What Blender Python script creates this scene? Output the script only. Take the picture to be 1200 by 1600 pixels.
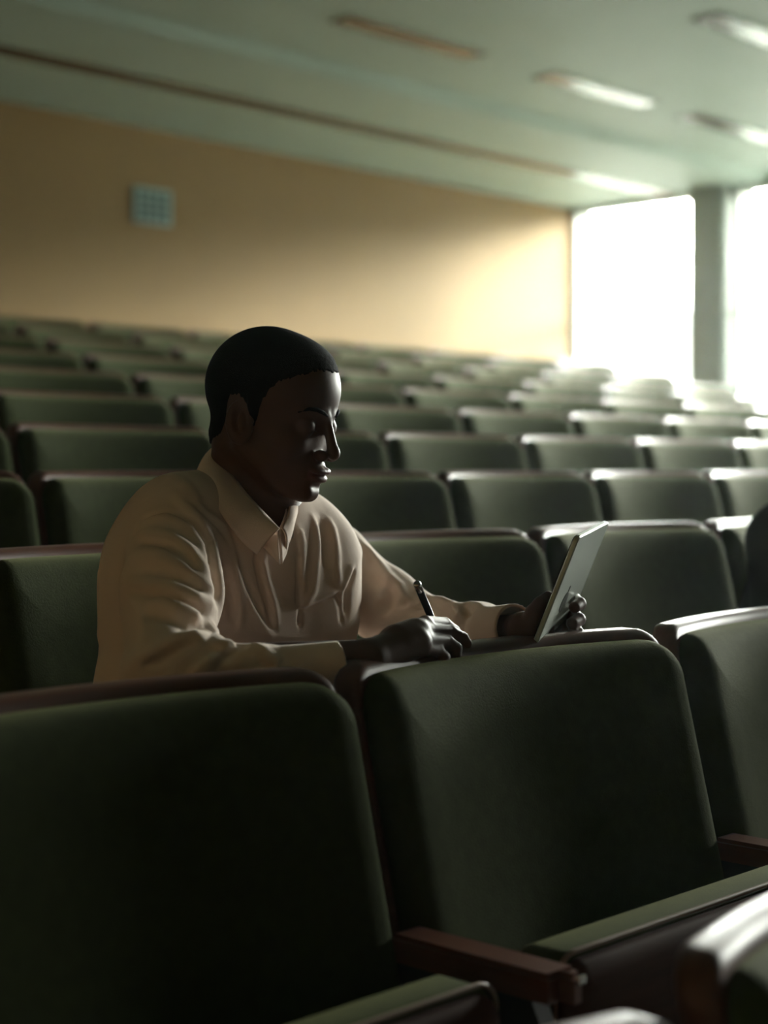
import bpy, bmesh, math, random
import numpy as np
from mathutils import Vector, Matrix, Euler

for o in list(bpy.data.objects):
    bpy.data.objects.remove(o)
scn = bpy.context.scene
COL = scn.collection
R = math.radians

# ------------------------------------------------------------------ camera
FPX = 2560.0
ALPHA = math.atan(2450 / 2560)          # row direction lies this far right of the view axis
HZ = 737.0
CAMZ = 1.054
cam_d = bpy.data.cameras.new('camera')
cam = bpy.data.objects.new('camera', cam_d)
COL.objects.link(cam)
cam_d.sensor_fit = 'VERTICAL'
cam_d.sensor_width = 42.0
cam_d.sensor_height = 56.0
cam_d.lens = FPX / 1600 * 56.0
cam_d.shift_y = (HZ - 800) / 1600.0
cam_d.clip_start = 0.05
cam_d.clip_end = 300
cam.location = (0, 0, CAMZ)
cam.rotation_euler = (math.pi / 2, 0, ALPHA - math.pi / 2)
cam_d.dof.use_dof = True
cam_d.dof.focus_distance = 2.08
cam_d.dof.aperture_fstop = 4.2
scn.camera = cam

# ------------------------------------------------------------------ view, world
scn.view_settings.view_transform = 'Standard'
scn.view_settings.look = 'None'
scn.view_settings.gamma = 1.0
scn.view_settings.use_curve_mapping = False
scn.view_settings.exposure = 1.55

SKY = 78.0
world = bpy.data.worlds.new('sky')
scn.world = world
world.use_nodes = True
nt = world.node_tree
nt.nodes.clear()
wo = nt.nodes.new('ShaderNodeOutputWorld')
wb = nt.nodes.new('ShaderNodeBackground')
tc = nt.nodes.new('ShaderNodeTexCoord')
sp = nt.nodes.new('ShaderNodeSeparateXYZ')
mr = nt.nodes.new('ShaderNodeMapRange')
mr.inputs['From Min'].default_value = 0.09
mr.inputs['From Max'].default_value = 0.60
rp = nt.nodes.new('ShaderNodeValToRGB')
rp.color_ramp.elements[0].position = 0.0
rp.color_ramp.elements[0].color = (0.020, 0.022, 0.020, 1)
rp.color_ramp.elements[1].position = 0.29
rp.color_ramp.elements[1].color = (0.96, 1.0, 0.91, 1)
e_hi = rp.color_ramp.elements.new(0.8)
e_hi.color = (0.20, 0.24, 0.24, 1)
nt.links.new(tc.outputs['Generated'], sp.inputs[0])
nt.links.new(sp.outputs['Z'], mr.inputs['Value'])
nt.links.new(mr.outputs[0], rp.inputs[0])
nt.links.new(rp.outputs[0], wb.inputs['Color'])
wb.inputs['Strength'].default_value = SKY
nt.links.new(wb.outputs[0], wo.inputs['Surface'])

# ------------------------------------------------------------------ room dimensions
XW = 12.52       # window wall
YB = 9.5         # back wall
XL = -3.6        # unseen left wall, brought close for warm fill
YF = -6.5        # stage end wall
ZC = 3.56        # ceiling above the last rows
ZT = 3.535        # window head
WINS = [(8.10, 9.49), (5.9, 7.70), (3.7, 5.5), (1.5, 3.3), (0.4, 1.1)]  # last one is out of view, added and narrowed to set the foreground light
SILL = 1.15

# portals: they only guide the sampling of the daylight coming in
for i, (a, b) in enumerate(WINS):
    ld = bpy.data.lights.new('window_daylight', 'AREA')
    ld.shape = 'RECTANGLE'
    ld.size = (ZT - SILL)
    ld.size_y = (b - a)
    ld.cycles.is_portal = True
    lo = bpy.data.objects.new('window_daylight', ld)
    lo.location = (XW + 0.26, (a + b) / 2, (ZT + SILL) / 2)
    lo.rotation_euler = (0, math.pi / 2, 0)
    COL.objects.link(lo)


# ------------------------------------------------------------------ helpers
def P(px, py, z):
    """world point seen at pixel px,py at depth z"""
    l = (px - 600) / FPX * z
    ca, sa = math.cos(ALPHA), math.sin(ALPHA)
    return np.array([z * ca + l * sa, z * sa - l * ca, CAMZ - (py - HZ) / FPX * z])


def mat(name, col, rough=0.6, metal=0.0, spec=0.5, noise=None, bump=None, sheen=0.0, coat=0.0):
    m = bpy.data.materials.new(name)
    m.use_nodes = True
    n = m.node_tree
    b = n.nodes['Principled BSDF']
    b.inputs['Base Color'].default_value = (*col, 1)
    b.inputs['Roughness'].default_value = rough
    b.inputs['Metallic'].default_value = metal
    b.inputs['Specular IOR Level'].default_value = spec
    if sheen:
        b.inputs['Sheen Weight'].default_value = sheen
        b.inputs['Sheen Roughness'].default_value = 0.4
        b.inputs['Sheen Tint'].default_value = (*[min(1, c * 1.6 / max(col)) for c in col], 1)
    if coat:
        b.inputs['Coat Weight'].default_value = coat
        b.inputs['Coat Roughness'].default_value = 0.2
    t = n.nodes.new('ShaderNodeTexCoord')
    if noise:
        sc, col2, stretch = noise
        mp = n.nodes.new('ShaderNodeMapping')
        mp.inputs['Scale'].default_value = stretch
        nz = n.nodes.new('ShaderNodeTexNoise')
        nz.inputs['Scale'].default_value = sc
        nz.inputs['Detail'].default_value = 5
        rr_ = n.nodes.new('ShaderNodeValToRGB')
        rr_.color_ramp.elements[0].position = 0.35
        rr_.color_ramp.elements[0].color = (*col, 1)
        rr_.color_ramp.elements[1].position = 0.7
        rr_.color_ramp.elements[1].color = (*col2, 1)
        n.links.new(t.outputs['Object'], mp.inputs[0])
        n.links.new(mp.outputs[0], nz.inputs[0])
        n.links.new(nz.outputs[0], rr_.inputs[0])
        n.links.new(rr_.outputs[0], b.inputs['Base Color'])
    if bump:
        sc, st, dist = bump
        nz = n.nodes.new('ShaderNodeTexNoise')
        nz.inputs['Scale'].default_value = sc
        nz.inputs['Detail'].default_value = 3
        bp = n.nodes.new('ShaderNodeBump')
        bp.inputs['Strength'].default_value = st
        bp.inputs['Distance'].default_value = dist
        n.links.new(t.outputs['Object'], nz.inputs[0])
        n.links.new(nz.outputs[0], bp.inputs['Height'])
        n.links.new(bp.outputs[0], b.inputs['Normal'])
    return m


M = {}
M['fabric'] = mat('green_wool_upholstery', (0.030, 0.042, 0.011), 0.85, spec=0.12, sheen=0.1,
                  noise=(60, (0.038, 0.052, 0.014), (1, 1, 1)), bump=(420, 0.35, 0.002))
M['wood'] = mat('brown_lacquered_plywood', (0.085, 0.024, 0.010), 0.42, spec=0.5, coat=0.1,
                noise=(14, (0.13, 0.04, 0.017), (0.6, 6, 6)))
M['pan'] = mat('dark_matte_plywood', (0.04, 0.013, 0.007), 0.75, spec=0.15, noise=(14, (0.06, 0.02, 0.01), (0.6, 6, 6)))
M['arm'] = mat('reddish_wood', (0.10, 0.03, 0.015), 0.4, noise=(14, (0.14, 0.045, 0.02), (6, .6, 6)))
M['piping'] = mat('tan_piping', (0.20, 0.13, 0.07), 0.5)
M['iron'] = mat('black_enamelled_iron', (0.012, 0.013, 0.012), 0.5, spec=0.4)
M['chrome'] = mat('chrome', (0.6, 0.6, 0.58), 0.2, metal=1)
M['carpet'] = mat('dark_carpet', (0.020, 0.022, 0.017), 0.95, noise=(80, (0.03, 0.032, 0.024), (1, 1, 1)))
M['backwall'] = mat('orange_tan_wall', (0.25, 0.15, 0.045), 0.75, noise=(1.2, (0.27, 0.165, 0.052), (1, 1, .4)),
                    bump=(300, 0.1, 0.001))
M['stagewall'] = mat('dark_front_wall', (0.05, 0.03, 0.02), 0.9)  # unseen front wall, kept dark to hold fill off the near seats
M['fillwall'] = mat('tan_fill_wall', (0.62, 0.40, 0.19), 0.7, noise=(6, (0.66, 0.43, 0.21), (1, 1, .1)))  # unseen left wall, toned to bounce warm fill onto the man
M['plaster'] = mat('pale_green_plaster', (0.27, 0.30, 0.25), 0.7, bump=(200, 0.1, 0.001))
M['ceiling'] = mat('pale_green_ceiling', (0.36, 0.45, 0.36), 0.62, noise=(3, (0.38, 0.47, 0.38), (1, 1, 1)))
M['paint'] = mat('white_frame_paint', (0.62, 0.64, 0.58), 0.5)
M['gloss'] = mat('glossy_brown_diffuser', (0.10, 0.062, 0.03), 0.27, spec=0.3)
M['gloss2'] = mat('glossy_strip', (0.12, 0.085, 0.045), 0.27, spec=0.35)
M['ventdark'] = mat('teal_grille', (0.03, 0.07, 0.065), 0.5)
M['ventlight'] = mat('pale_grille_bars', (0.30, 0.42, 0.38), 0.5)
M['dullground'] = mat('dry_ground', (0.05, 0.045, 0.032), 0.9, noise=(2, (0.065, 0.058, 0.04), (1, 1, 1)))
M['hair'] = mat('cropped_black_hair', (0.004, 0.0035, 0.004), 0.85, spec=0.12, bump=(900, 0.8, 0.002))
M['trousers'] = mat('charcoal_trousers', (0.02, 0.02, 0.022), 0.9)
M['shoe'] = mat('black_leather', (0.01, 0.01, 0.01), 0.4)
M['shirt'] = mat('cream_cotton', (0.90, 0.73, 0.61), 0.85, spec=0.2, sheen=0.15, bump=(700, 0.25, 0.001))
M['black_cloth'] = mat('black_cloth', (0.006, 0.006, 0.008), 0.95, spec=0.1)
M['button'] = mat('pearl_button', (0.55, 0.48, 0.4), 0.3)
M['tablet'] = mat('silver_green_aluminium', (0.42, 0.47, 0.41), 0.38, metal=0.55)
M['bezel'] = mat('black_glass', (0.01, 0.01, 0.012), 0.1)
M['logo'] = mat('dark_logo', (0.02, 0.025, 0.02), 0.3)
M['pen'] = mat('dark_blue_barrel', (0.02, 0.045, 0.075), 0.25, spec=0.7)

# skin: colour attribute carries the natural tint of lips and palms
m = bpy.data.materials.new('dark_brown_skin')
m.use_nodes = True
b_ = m.node_tree.nodes['Principled BSDF']
at_ = m.node_tree.nodes.new('ShaderNodeAttribute')
at_.attribute_name = 'tint'
m.node_tree.links.new(at_.outputs['Color'], b_.inputs['Base Color'])
b_.inputs['Roughness'].default_value = 0.5
b_.inputs['Specular IOR Level'].default_value = 0.4
b_.inputs['Subsurface Weight'].default_value = 0.0
M['skin'] = m

m = bpy.data.materials.new('window_glass')
m.use_nodes = True
n = m.node_tree
n.nodes.clear()
o_ = n.nodes.new('ShaderNodeOutputMaterial')
mx = n.nodes.new('ShaderNodeMixShader')
fr = n.nodes.new('ShaderNodeFresnel')
tr = n.nodes.new('ShaderNodeBsdfTransparent')
gl = n.nodes.new('ShaderNodeBsdfGlossy')
gl.inputs['Roughness'].default_value = 0.02
n.links.new(fr.outputs[0], mx.inputs[0])
n.links.new(tr.outputs[0], mx.inputs[1])
n.links.new(gl.outputs[0], mx.inputs[2])
n.links.new(mx.outputs[0], o_.inputs[0])
M['glass'] = m


def link(name, me, m, parent=None, smooth=False):
    o = bpy.data.objects.new(name, me)
    COL.objects.link(o)
    if m is not None:
        me.materials.append(m)
    if smooth:
        me.polygons.foreach_set('use_smooth', [True] * len(me.polygons))
    if parent is not None:
        o.parent = parent
    return o


def tag(o, label=None, cat=None, group=None, kind=None):
    if label:
        o['label'] = label
    if cat:
        o['category'] = cat
    if group:
        o['group'] = group
    if kind:
        o['kind'] = kind
    return o


def empty(name, loc, rz=0):
    o = bpy.data.objects.new(name, None)
    COL.objects.link(o)
    o.empty_display_size = 0.1
    o.location = loc
    o.rotation_euler = (0, 0, rz)
    return o


def boxes_mesh(name, bs, bevel=0.0, seg=2):
    """list of (x0,x1,y0,y1,z0,z1)"""
    bm = bmesh.new()
    for (x0, x1, y0, y1, z0, z1) in bs:
        mt = Matrix.Translation(((x0 + x1) / 2, (y0 + y1) / 2, (z0 + z1) / 2)) @ Matrix.Diagonal((x1 - x0, y1 - y0, z1 - z0, 1))
        bmesh.ops.create_cube(bm, size=1.0, matrix=mt)
    if bevel:
        bmesh.ops.bevel(bm, geom=list(bm.edges), offset=bevel, segments=seg, profile=0.6, affect='EDGES')
    bmesh.ops.recalc_face_normals(bm, faces=list(bm.faces))
    me = bpy.data.meshes.new(name)
    bm.to_mesh(me)
    bm.free()
    return me


def pydata(name, vs, fs):
    me = bpy.data.meshes.new(name)
    me.from_pydata([tuple(map(float, v)) for v in vs], [], fs)
    bm = bmesh.new()
    bm.from_mesh(me)
    bmesh.ops.recalc_face_normals(bm, faces=list(bm.faces))
    bm.to_mesh(me)
    bm.free()
    return me


def struct(name, me, m, parent=None):
    o = link(name, me, m, parent)
    if parent is None:
        o['kind'] = 'structure'
    return o


# ------------------------------------------------------------------ rows
Y0, PITCH = 1.285, 0.627


def row_y(k):
    return Y0 + PITCH * k


def row_h(k):                       # seat-back top relative to the camera
    return (k - 2) * (0.107 if k < 2 else 0.1105)


def row_z(k):
    return CAMZ + row_h(k) - 0.84


# (seat spacing, x of one junction) for every row
ROWS = {-1: (0.62, 1.005), 0: (0.622, 1.268), 1: (0.602, 2.392), 2: (0.562, 2.835), 3: (0.605, 3.283), 4: (0.637, 3.680),
        5: (0.660, 4.040), 6: (0.650, 3.633), 7: (0.656, 3.896), 8: (0.656, 4.169), 9: (0.655, 5.027)}

# ------------------------------------------------------------------ setting
# stepped floor, one continuous mesh
prof = [(YF, row_z(-1))]
for k in range(0, 10):
    yr = row_y(k - 1) + 0.10
    prof.append((yr, row_z(k - 1)))
    prof.append((yr, row_z(k)))
prof.append((YB, row_z(9)))
vs, fs = [], []
for (y, z) in prof:
    vs += [(XL, y, z), (XW, y, z)]
for i in range(len(prof) - 1):
    fs.append((2 * i, 2 * i + 1, 2 * i + 3, 2 * i + 2))
nb = len(vs)
for (y, z) in prof:
    vs += [(XL, y, -0.6), (XW, y, -0.6)]
for i in range(len(prof) - 1):
    fs.append((nb + 2 * i, nb + 2 * i + 2, nb + 2 * i + 3, nb + 2 * i + 1))
    fs.append((2 * i, 2 * i + 2, nb + 2 * i + 2, nb + 2 * i))
    fs.append((2 * i + 1, nb + 2 * i + 1, nb + 2 * i + 3, 2 * i + 3))
L_ = len(prof) - 1
fs.append((0, nb, nb + 1, 1))
fs.append((2 * L_, 2 * L_ + 1, nb + 2 * L_ + 1, nb + 2 * L_))
struct('floor', pydata('floor', vs, fs), M['carpet'])

# ceiling: main field, dropped soffit along the back wall
YS = 7.42
ZM = ZC + 0.07
vs = [(XL - .3, YF - .3, ZM), (XW + .3, YF - .3, ZM), (XW + .3, YS - .06, ZM), (XL - .3, YS - .06, ZM),
      (XW + .3, YS, ZC), (XL - .3, YS, ZC), (XW + .3, YB + .3, ZC), (XL - .3, YB + .3, ZC),
      (XL - .3, YF - .3, ZM + .3), (XW + .3, YF - .3, ZM + .3), (XW + .3, YB + .3, ZM + .3), (XL - .3, YB + .3, ZM + .3)]
fs = [(0, 3, 2, 1), (3, 5, 4, 2), (5, 7, 6, 4), (8, 9, 10, 11), (0, 1, 9, 8), (7, 11, 10, 6), (1, 2, 4, 6, 10, 9), (0, 8, 11, 7, 5, 3)]
struct('ceiling', pydata('ceiling', vs, fs), M['ceiling'])
struct('wall_back', boxes_mesh('wall_back', [(XL - .3, XW + .3, YB, YB + .3, -0.6, ZC + .02)]), M['backwall'])
struct('wall_left', boxes_mesh('wall_left', [(XL - .3, XL, YF - .3, YB, -0.6, ZM + .02)]), M['fillwall'])
struct('wall_front', boxes_mesh('wall_front', [(XL - .3, XW + .3, YF - .3, YF, -0.6, ZM + .02)]), M['stagewall'])
# window wall with openings: below, above and between
bs = [(XW, XW + .3, YF, YB, -0.6, SILL), (XW, XW + .3, YF, YB, ZT, ZM + .02)]
edges = sorted(WINS)
y = YF
for (a, b) in edges:
    bs.append((XW, XW + .3, y, a, SILL, ZT))
    y = b
bs.append((XW, XW + .3, y, YB, SILL, ZT))
struct('wall_right', boxes_mesh('wall_right', bs), M['plaster'])
for i, (a, b) in enumerate(WINS):
    t = 0.03
    fr_ = boxes_mesh('window', [(XW + .02, XW + .08, a, a + t, SILL, ZT), (XW + .02, XW + .08, b - t, b, SILL, ZT),
                                (XW + .02, XW + .08, a, b, SILL, SILL + t), (XW + .02, XW + .08, a, b, ZT - t, ZT)])
    w = struct('window_%d' % (i + 1), fr_, M['paint'])
    link('mullion', boxes_mesh('mullion', [(XW + .025, XW + .075, a + t, b - t, 2.455, 2.48)]), M['paint'], w)
    link('pane', boxes_mesh('pane', [(XW + .047, XW + .053, a + t, b - t, SILL + t, 2.455)]), M['glass'], w)
    link('pane', boxes_mesh('pane', [(XW + .047, XW + .053, a + t, b - t, 2.48, ZT - t)]), M['glass'], w)
# pillars between the windows
for i, (a, b) in enumerate([(7.70, 8.10), (5.5, 5.9), (3.3, 3.7), (1.1, 1.5)]):
    bm = bmesh.new()
    bmesh.ops.create_cube(bm, size=1, matrix=Matrix.Translation((XW - .10, (a + b) / 2, (ZC + .07 + row_z(-1)) / 2)) @
                          Matrix.Diagonal((.22, b - a, ZC + .07 - row_z(-1), 1)))
    bmesh.ops.bevel(bm, geom=[e for e in bm.edges if abs(e.verts[0].co.z - e.verts[1].co.z) > 1 and e.verts[0].co.x < XW - .1],
                    offset=.09, segments=6, profile=.5, affect='EDGES')
    me = bpy.data.meshes.new('pillar')
    bm.to_mesh(me)
    bm.free()
    o = struct('trim_%d' % (i + 1), me, M['plaster'])
# long glossy strip in the soffit
struct('trim_5', boxes_mesh('trim_5', [(XL, XW - .02, 8.27, 8.46, ZC - .012, ZC + .01)], .003), M['gloss2'])
# unseen ground outside, kept dark brown to limit the light it bounces in
struct('ground', boxes_mesh('ground', [(XW + .4, 120, -60, 80, -1.2, -1.0)]), M['dullground'])

# ceiling fittings: (x0, x1, y)
def ceiling_light(x0, x1, yc, label):
    r = empty('ceiling_light', ((x0 + x1) / 2, yc, ZM))
    h = (x1 - x0) / 2
    link('frame', boxes_mesh('frame', [(-h, h, -.105, -.09, -.012, 0), (-h, h, .09, .105, -.012, 0),
                                       (-h, -h + .015, -.09, .09, -.012, 0), (h - .015, h, -.09, .09, -.012, 0)]), M['plaster'], r)
    link('diffuser', boxes_mesh('diffuser', [(-h + .015, h - .015, -.09, .09, -.011, -.002)], .002), M['gloss'], r)
    tag(r, label, 'ceiling light', 'recessed ceiling lights')


def xat(px, y):
    return y / math.tan(ALPHA - math.atan((px - 600) / FPX))


YA = 6.60
ceiling_light(xat(532, YA), xat(745, YA), YA, 'long ceiling light with a dark brownish cover, unlit, at the top centre')
ceiling_light(xat(848, YA), xat(1016, YA), YA, 'slim ceiling light with pale bluish shine, above the first window')
ceiling_light(xat(1072, YA), xat(1250, YA), YA, 'ceiling light with bluish shine, nearest the pillar, running out right')
YB2 = 5.08
ceiling_light(xat(1103, YB2), xat(1290, YB2), YB2, 'ceiling light with a warm cream shine in the upper right corner')

# wall vent
vr = empty('wall_vent', (xat(237, YB), YB, 2.99))
tag(vr, 'small square pale wall vent with a teal grille, high on the orange wall', 'vent')
vw, vh = .17, .13
link('frame', boxes_mesh('frame', [(-vw, vw, -.025, 0, -vh, -vh + .025), (-vw, vw, -.025, 0, vh - .025, vh),
                                   (-vw, -vw + .03, -.025, 0, -vh, vh), (vw - .03, vw, -.025, 0, -vh, vh)], .003), M['ventlight'], vr)
link('backing', boxes_mesh('backing', [(-vw + .03, vw - .03, -.012, 0, -vh + .025, vh - .025)]), M['ventdark'], vr)
bars = []
for i in range(3):
    x = -.07 + .07 * i
    bars.append((x - .008, x + .008, -.022, -.012, -vh + .025, vh - .025))
for i in range(3):
    z = -.055 + .055 * i
    bars.append((-vw + .03, vw - .03, -.022, -.012, z - .007, z + .007))
link('grille', boxes_mesh('grille', bars), M['ventlight'], vr)


# ------------------------------------------------------------------ auditorium seat
def rrect(w, zt, zb, rt, rb, inset, n=7):
    """rounded outline, constant count; half width w"""
    w_, zt_, zb_ = w - inset, zt - inset, zb + inset
    rt_, rb_ = max(rt - inset, .004), max(rb - inset, .004)
    pts = []
    for (cx, cz, r, a0) in ((w_ - rt_, zt_ - rt_, rt_, 0), (-w_ + rt_, zt_ - rt_, rt_, 90), (-w_ + rb_, zb_ + rb_, rb_, 180), (w_ - rb_, zb_ + rb_, rb_, 270)):
        for i in range(n + 1):
            a = R(a0 + 90 * i / n)
            pts.append((cx + r * math.cos(a), cz + r * math.sin(a)))
    # extra points along the long sides so the curvature follows
    out = []
    m_ = len(pts)
    for i in range(m_):
        p, q = pts[i], pts[(i + 1) % m_]
        out.append(p)
        if i % (n + 1) == n:
            for s in range(1, 10):
                out.append((p[0] + (q[0] - p[0]) * s / 10, p[1] + (q[1] - p[1]) * s / 10))
    return out


def slab(name, w, zt, zb, rt, rb, profile, fmap, crown=0.004):
    """profile: list of (inset, y) from back to front; both ends capped by shrinking rings"""
    rings = []
    cz = (zt + zb) / 2

    def shrink(ring, s, y):
        return [(p[0] * s, cz + (p[1] - cz) * s, y) for p in ring]
    first = rrect(w, zt, zb, rt, rb, profile[0][0])
    for s in (0.03, .3, .6, .85):
        rings.append(shrink(first, s, profile[0][1]))
    for ins, y in profile:
        rings.append([(p[0], p[1], y) for p in rrect(w, zt, zb, rt, rb, ins)])
    last = rrect(w, zt, zb, rt, rb, profile[-1][0])
    for s in (.92, .8, .65, .5, .35, .2, .1, .02):
        rings.append(shrink(last, s, profile[-1][1] - crown * (1 - s * s)))
    n = len(rings[0])
    vs = [fmap(*p) for r in rings for p in r]
    fs = []
    for i in range(len(rings) - 1):
        for j in range(n):
            a, b = i * n + j, i * n + (j + 1) % n
            fs.append((a, b, b + n, a + n))
    fs.append(tuple(range(n)))
    fs.append(tuple(reversed(range((len(rings) - 1) * n, len(rings) * n))))
    return pydata(name, vs, fs)


TAN = math.tan(R(13.5))
HW = 0.31


def backmap(x, z, y):
    sag = .040 * (x / .28) ** 2 - .040
    bow = -.001 * (x / .28) ** 2 * max(0, (z - .6) / .24)      # top edge dips a little to the sides
    return (x, y - (.84 - z) * TAN - sag, z + bow)


seat_meshes = {}
seat_meshes['back_shell'] = (slab('back_shell', .300, .842, .40, .038, .05,
                                  [(.010, .034), (.003, .031), (0, .024), (0, .004), (.002, -.002), (.006, -.006), (.012, -.007)], backmap, 0), 'wood')
seat_meshes['backrest'] = (slab('backrest', .294, .829, .425, .044, .04,
                                [(.004, -.004), (0, -.010), (.000, -.022), (.004, -.034), (.011, -.043), (.022, -.049), (.040, -.053), (.07, -.055)], backmap, .004), 'fabric')


def upmap(x, z, y):
    return (x, y - .205 - (z - .25) * .03, z)


seat_meshes['seat'] = (slab('seat', .262, .562, .17, .03, .03,
                            [(.012, .012), (.004, .008), (0, .0), (0, -.045), (.004, -.052)], upmap, 0), 'fabric')
seat_meshes['seat_pan'] = (slab('seat_pan', .258, .556, .16, .03, .03,
                                [(.0, -.050), (0, -.058), (.004, -.066), (.02, -.072)], upmap, .01), 'pan')


def tube_mesh(name, pts, r, closed=False, n=8):
    vs, fs = [], []
    m_ = len(pts)
    for i, p in enumerate(pts):
        p = Vector(p)
        a = Vector(pts[(i - 1) % m_]) if (closed or i > 0) else p
        b = Vector(pts[(i + 1) % m_]) if (closed or i < m_ - 1) else p
        d = (b - a).normalized()
        u = d.cross(Vector((0.013, 0.02, 1)) if abs(d.z) < .9 else Vector((1, 0, 0))).normalized()
        v = d.cross(u)
        rr = r[i] if isinstance(r, (list, tuple)) else r
        for j in range(n):
            t = 2 * math.pi * j / n
            vs.append(p + (u * math.cos(t) + v * math.sin(t)) * rr)
    for i in range(m_ if closed else m_ - 1):
        for j in range(n):
            a = i * n + j
            b = i * n + (j + 1) % n
            c = ((i + 1) % m_) * n
            fs.append((a, b, c + (j + 1) % n, c + j))
    if not closed:
        fs.append(tuple(range(n)))
        fs.append(tuple(range((m_ - 1) * n, m_ * n)))
    return pydata(name, vs, fs)


pipe = [upmap(x, z, -.053) for (x, z) in rrect(.2635, .5635, .17, .03, .03, 0)]
seat_meshes['piping'] = (tube_mesh('piping', pipe, .0028, True, 6), 'piping')


def arm_mesh():
    bm = bmesh.new()
    bmesh.ops.create_cube(bm, size=1, matrix=Matrix.Translation((-HW, -.215, .556)) @ Matrix.Diagonal((.048, .23, .028, 1)))
    bmesh.ops.bevel(bm, geom=[e for e in bm.edges if abs(e.verts[0].co.z - e.verts[1].co.z) > .01 and e.verts[0].co.y < -.2],
                    offset=.018, segments=4, affect='EDGES')
    bmesh.ops.bevel(bm, geom=[e for e in bm.edges if e.verts[0].co.z > .56 and e.verts[1].co.z > .56], offset=.005, segments=2, affect='EDGES')
    me = bpy.data.meshes.new('armrest')
    bm.to_mesh(me)
    bm.free()
    return me


seat_meshes['armrest'] = (arm_mesh(), 'arm')


def stanchion():
    bm = bmesh.new()
    pts = [(-.28, .54), (-.10, .54), (-.06, .48), (-.09, .30), (-.05, .03), (-.02, 0), (-.26, 0), (-.24, .03), (-.21, .20), (-.25, .42), (-.30, .50)]
    a = [bm.verts.new((-HW - .011, y, z)) for y, z in pts]
    b = [bm.verts.new((-HW + .011, y, z)) for y, z in pts]
    bm.faces.new(a)
    bm.faces.new(list(reversed(b)))
    for i in range(len(pts)):
        j = (i + 1) % len(pts)
        bm.faces.new((a[i], b[i], b[j], a[j]))
    bmesh.ops.create_cube(bm, size=1, matrix=Matrix.Translation((-HW, -.06, .52)) @ Matrix.Diagonal((.02, .10, .05, 1)))
    bmesh.ops.recalc_face_normals(bm, faces=list(bm.faces))
    me = bpy.data.meshes.new('stanchion')
    bm.to_mesh(me)
    bm.free()
    return me


seat_meshes['stanchion'] = (stanchion(), 'iron')
seat_meshes['bracket'] = (boxes_mesh('bracket', [(-.30, .30, -.19, -.165, .27, .30), (-.262, -.24, -.20, -.10, .28, .45), (.24, .262, -.20, -.10, .28, .45)], .003), 'iron')
seat_meshes['end_cap'] = (boxes_mesh('end_cap', [(-HW - .004, -HW + .010, -.333, -.329, .560, .569)], .002), 'chrome')


def flatmap(x, z, y):
    # folded-down position: rotate the pad about its hinge
    X, Yv, Z = upmap(x, z, y)
    hy, hz = -.17, .30
    dy, dz = Yv - hy, Z - hz
    a = R(84)
    return (X, hy - math.sin(a) * dz + math.cos(a) * dy + .0, hz + math.cos(a) * dz - math.sin(a) * dy * -1 * -1 + .07)


def build_seat(down=False):
    r = empty('auditorium_seat', (0, 0, 0))
    for k in ('back_shell', 'backrest', 'bracket', 'stanchion', 'armrest', 'seat_pan', 'seat'):
        me, mk = seat_meshes[k]
        o = link(k, me, None if me.materials else M[mk], r, smooth=k in ('back_shell', 'backrest', 'seat', 'seat_pan'))
        if down and k in ('seat', 'seat_pan'):
            # lowered seat: pad turned forward about the hinge
            o.location = (0, -.20, .262)
            o.rotation_euler = (R(84), 0, 0)
            for_pos = Matrix.Rotation(R(84), 4, 'X') @ Vector((0, -.23, .36))
            o.location = Vector((0, -.335, .425)) - for_pos
        if k == 'seat':
            p_ = link('piping', seat_meshes['piping'][0], None if seat_meshes['piping'][0].materials else M['piping'], o, True)
            p_['label'] = 'tan piping'
        if k == 'armrest':
            link('end_cap', seat_meshes['end_cap'][0], None if seat_meshes['end_cap'][0].materials else M['chrome'], o)
    return r


def copy_tree(o, parent=None):
    c = o.copy()
    COL.objects.link(c)
    c.parent = parent
    for ch in list(o.children):
        copy_tree(ch, c)
    return c


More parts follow.
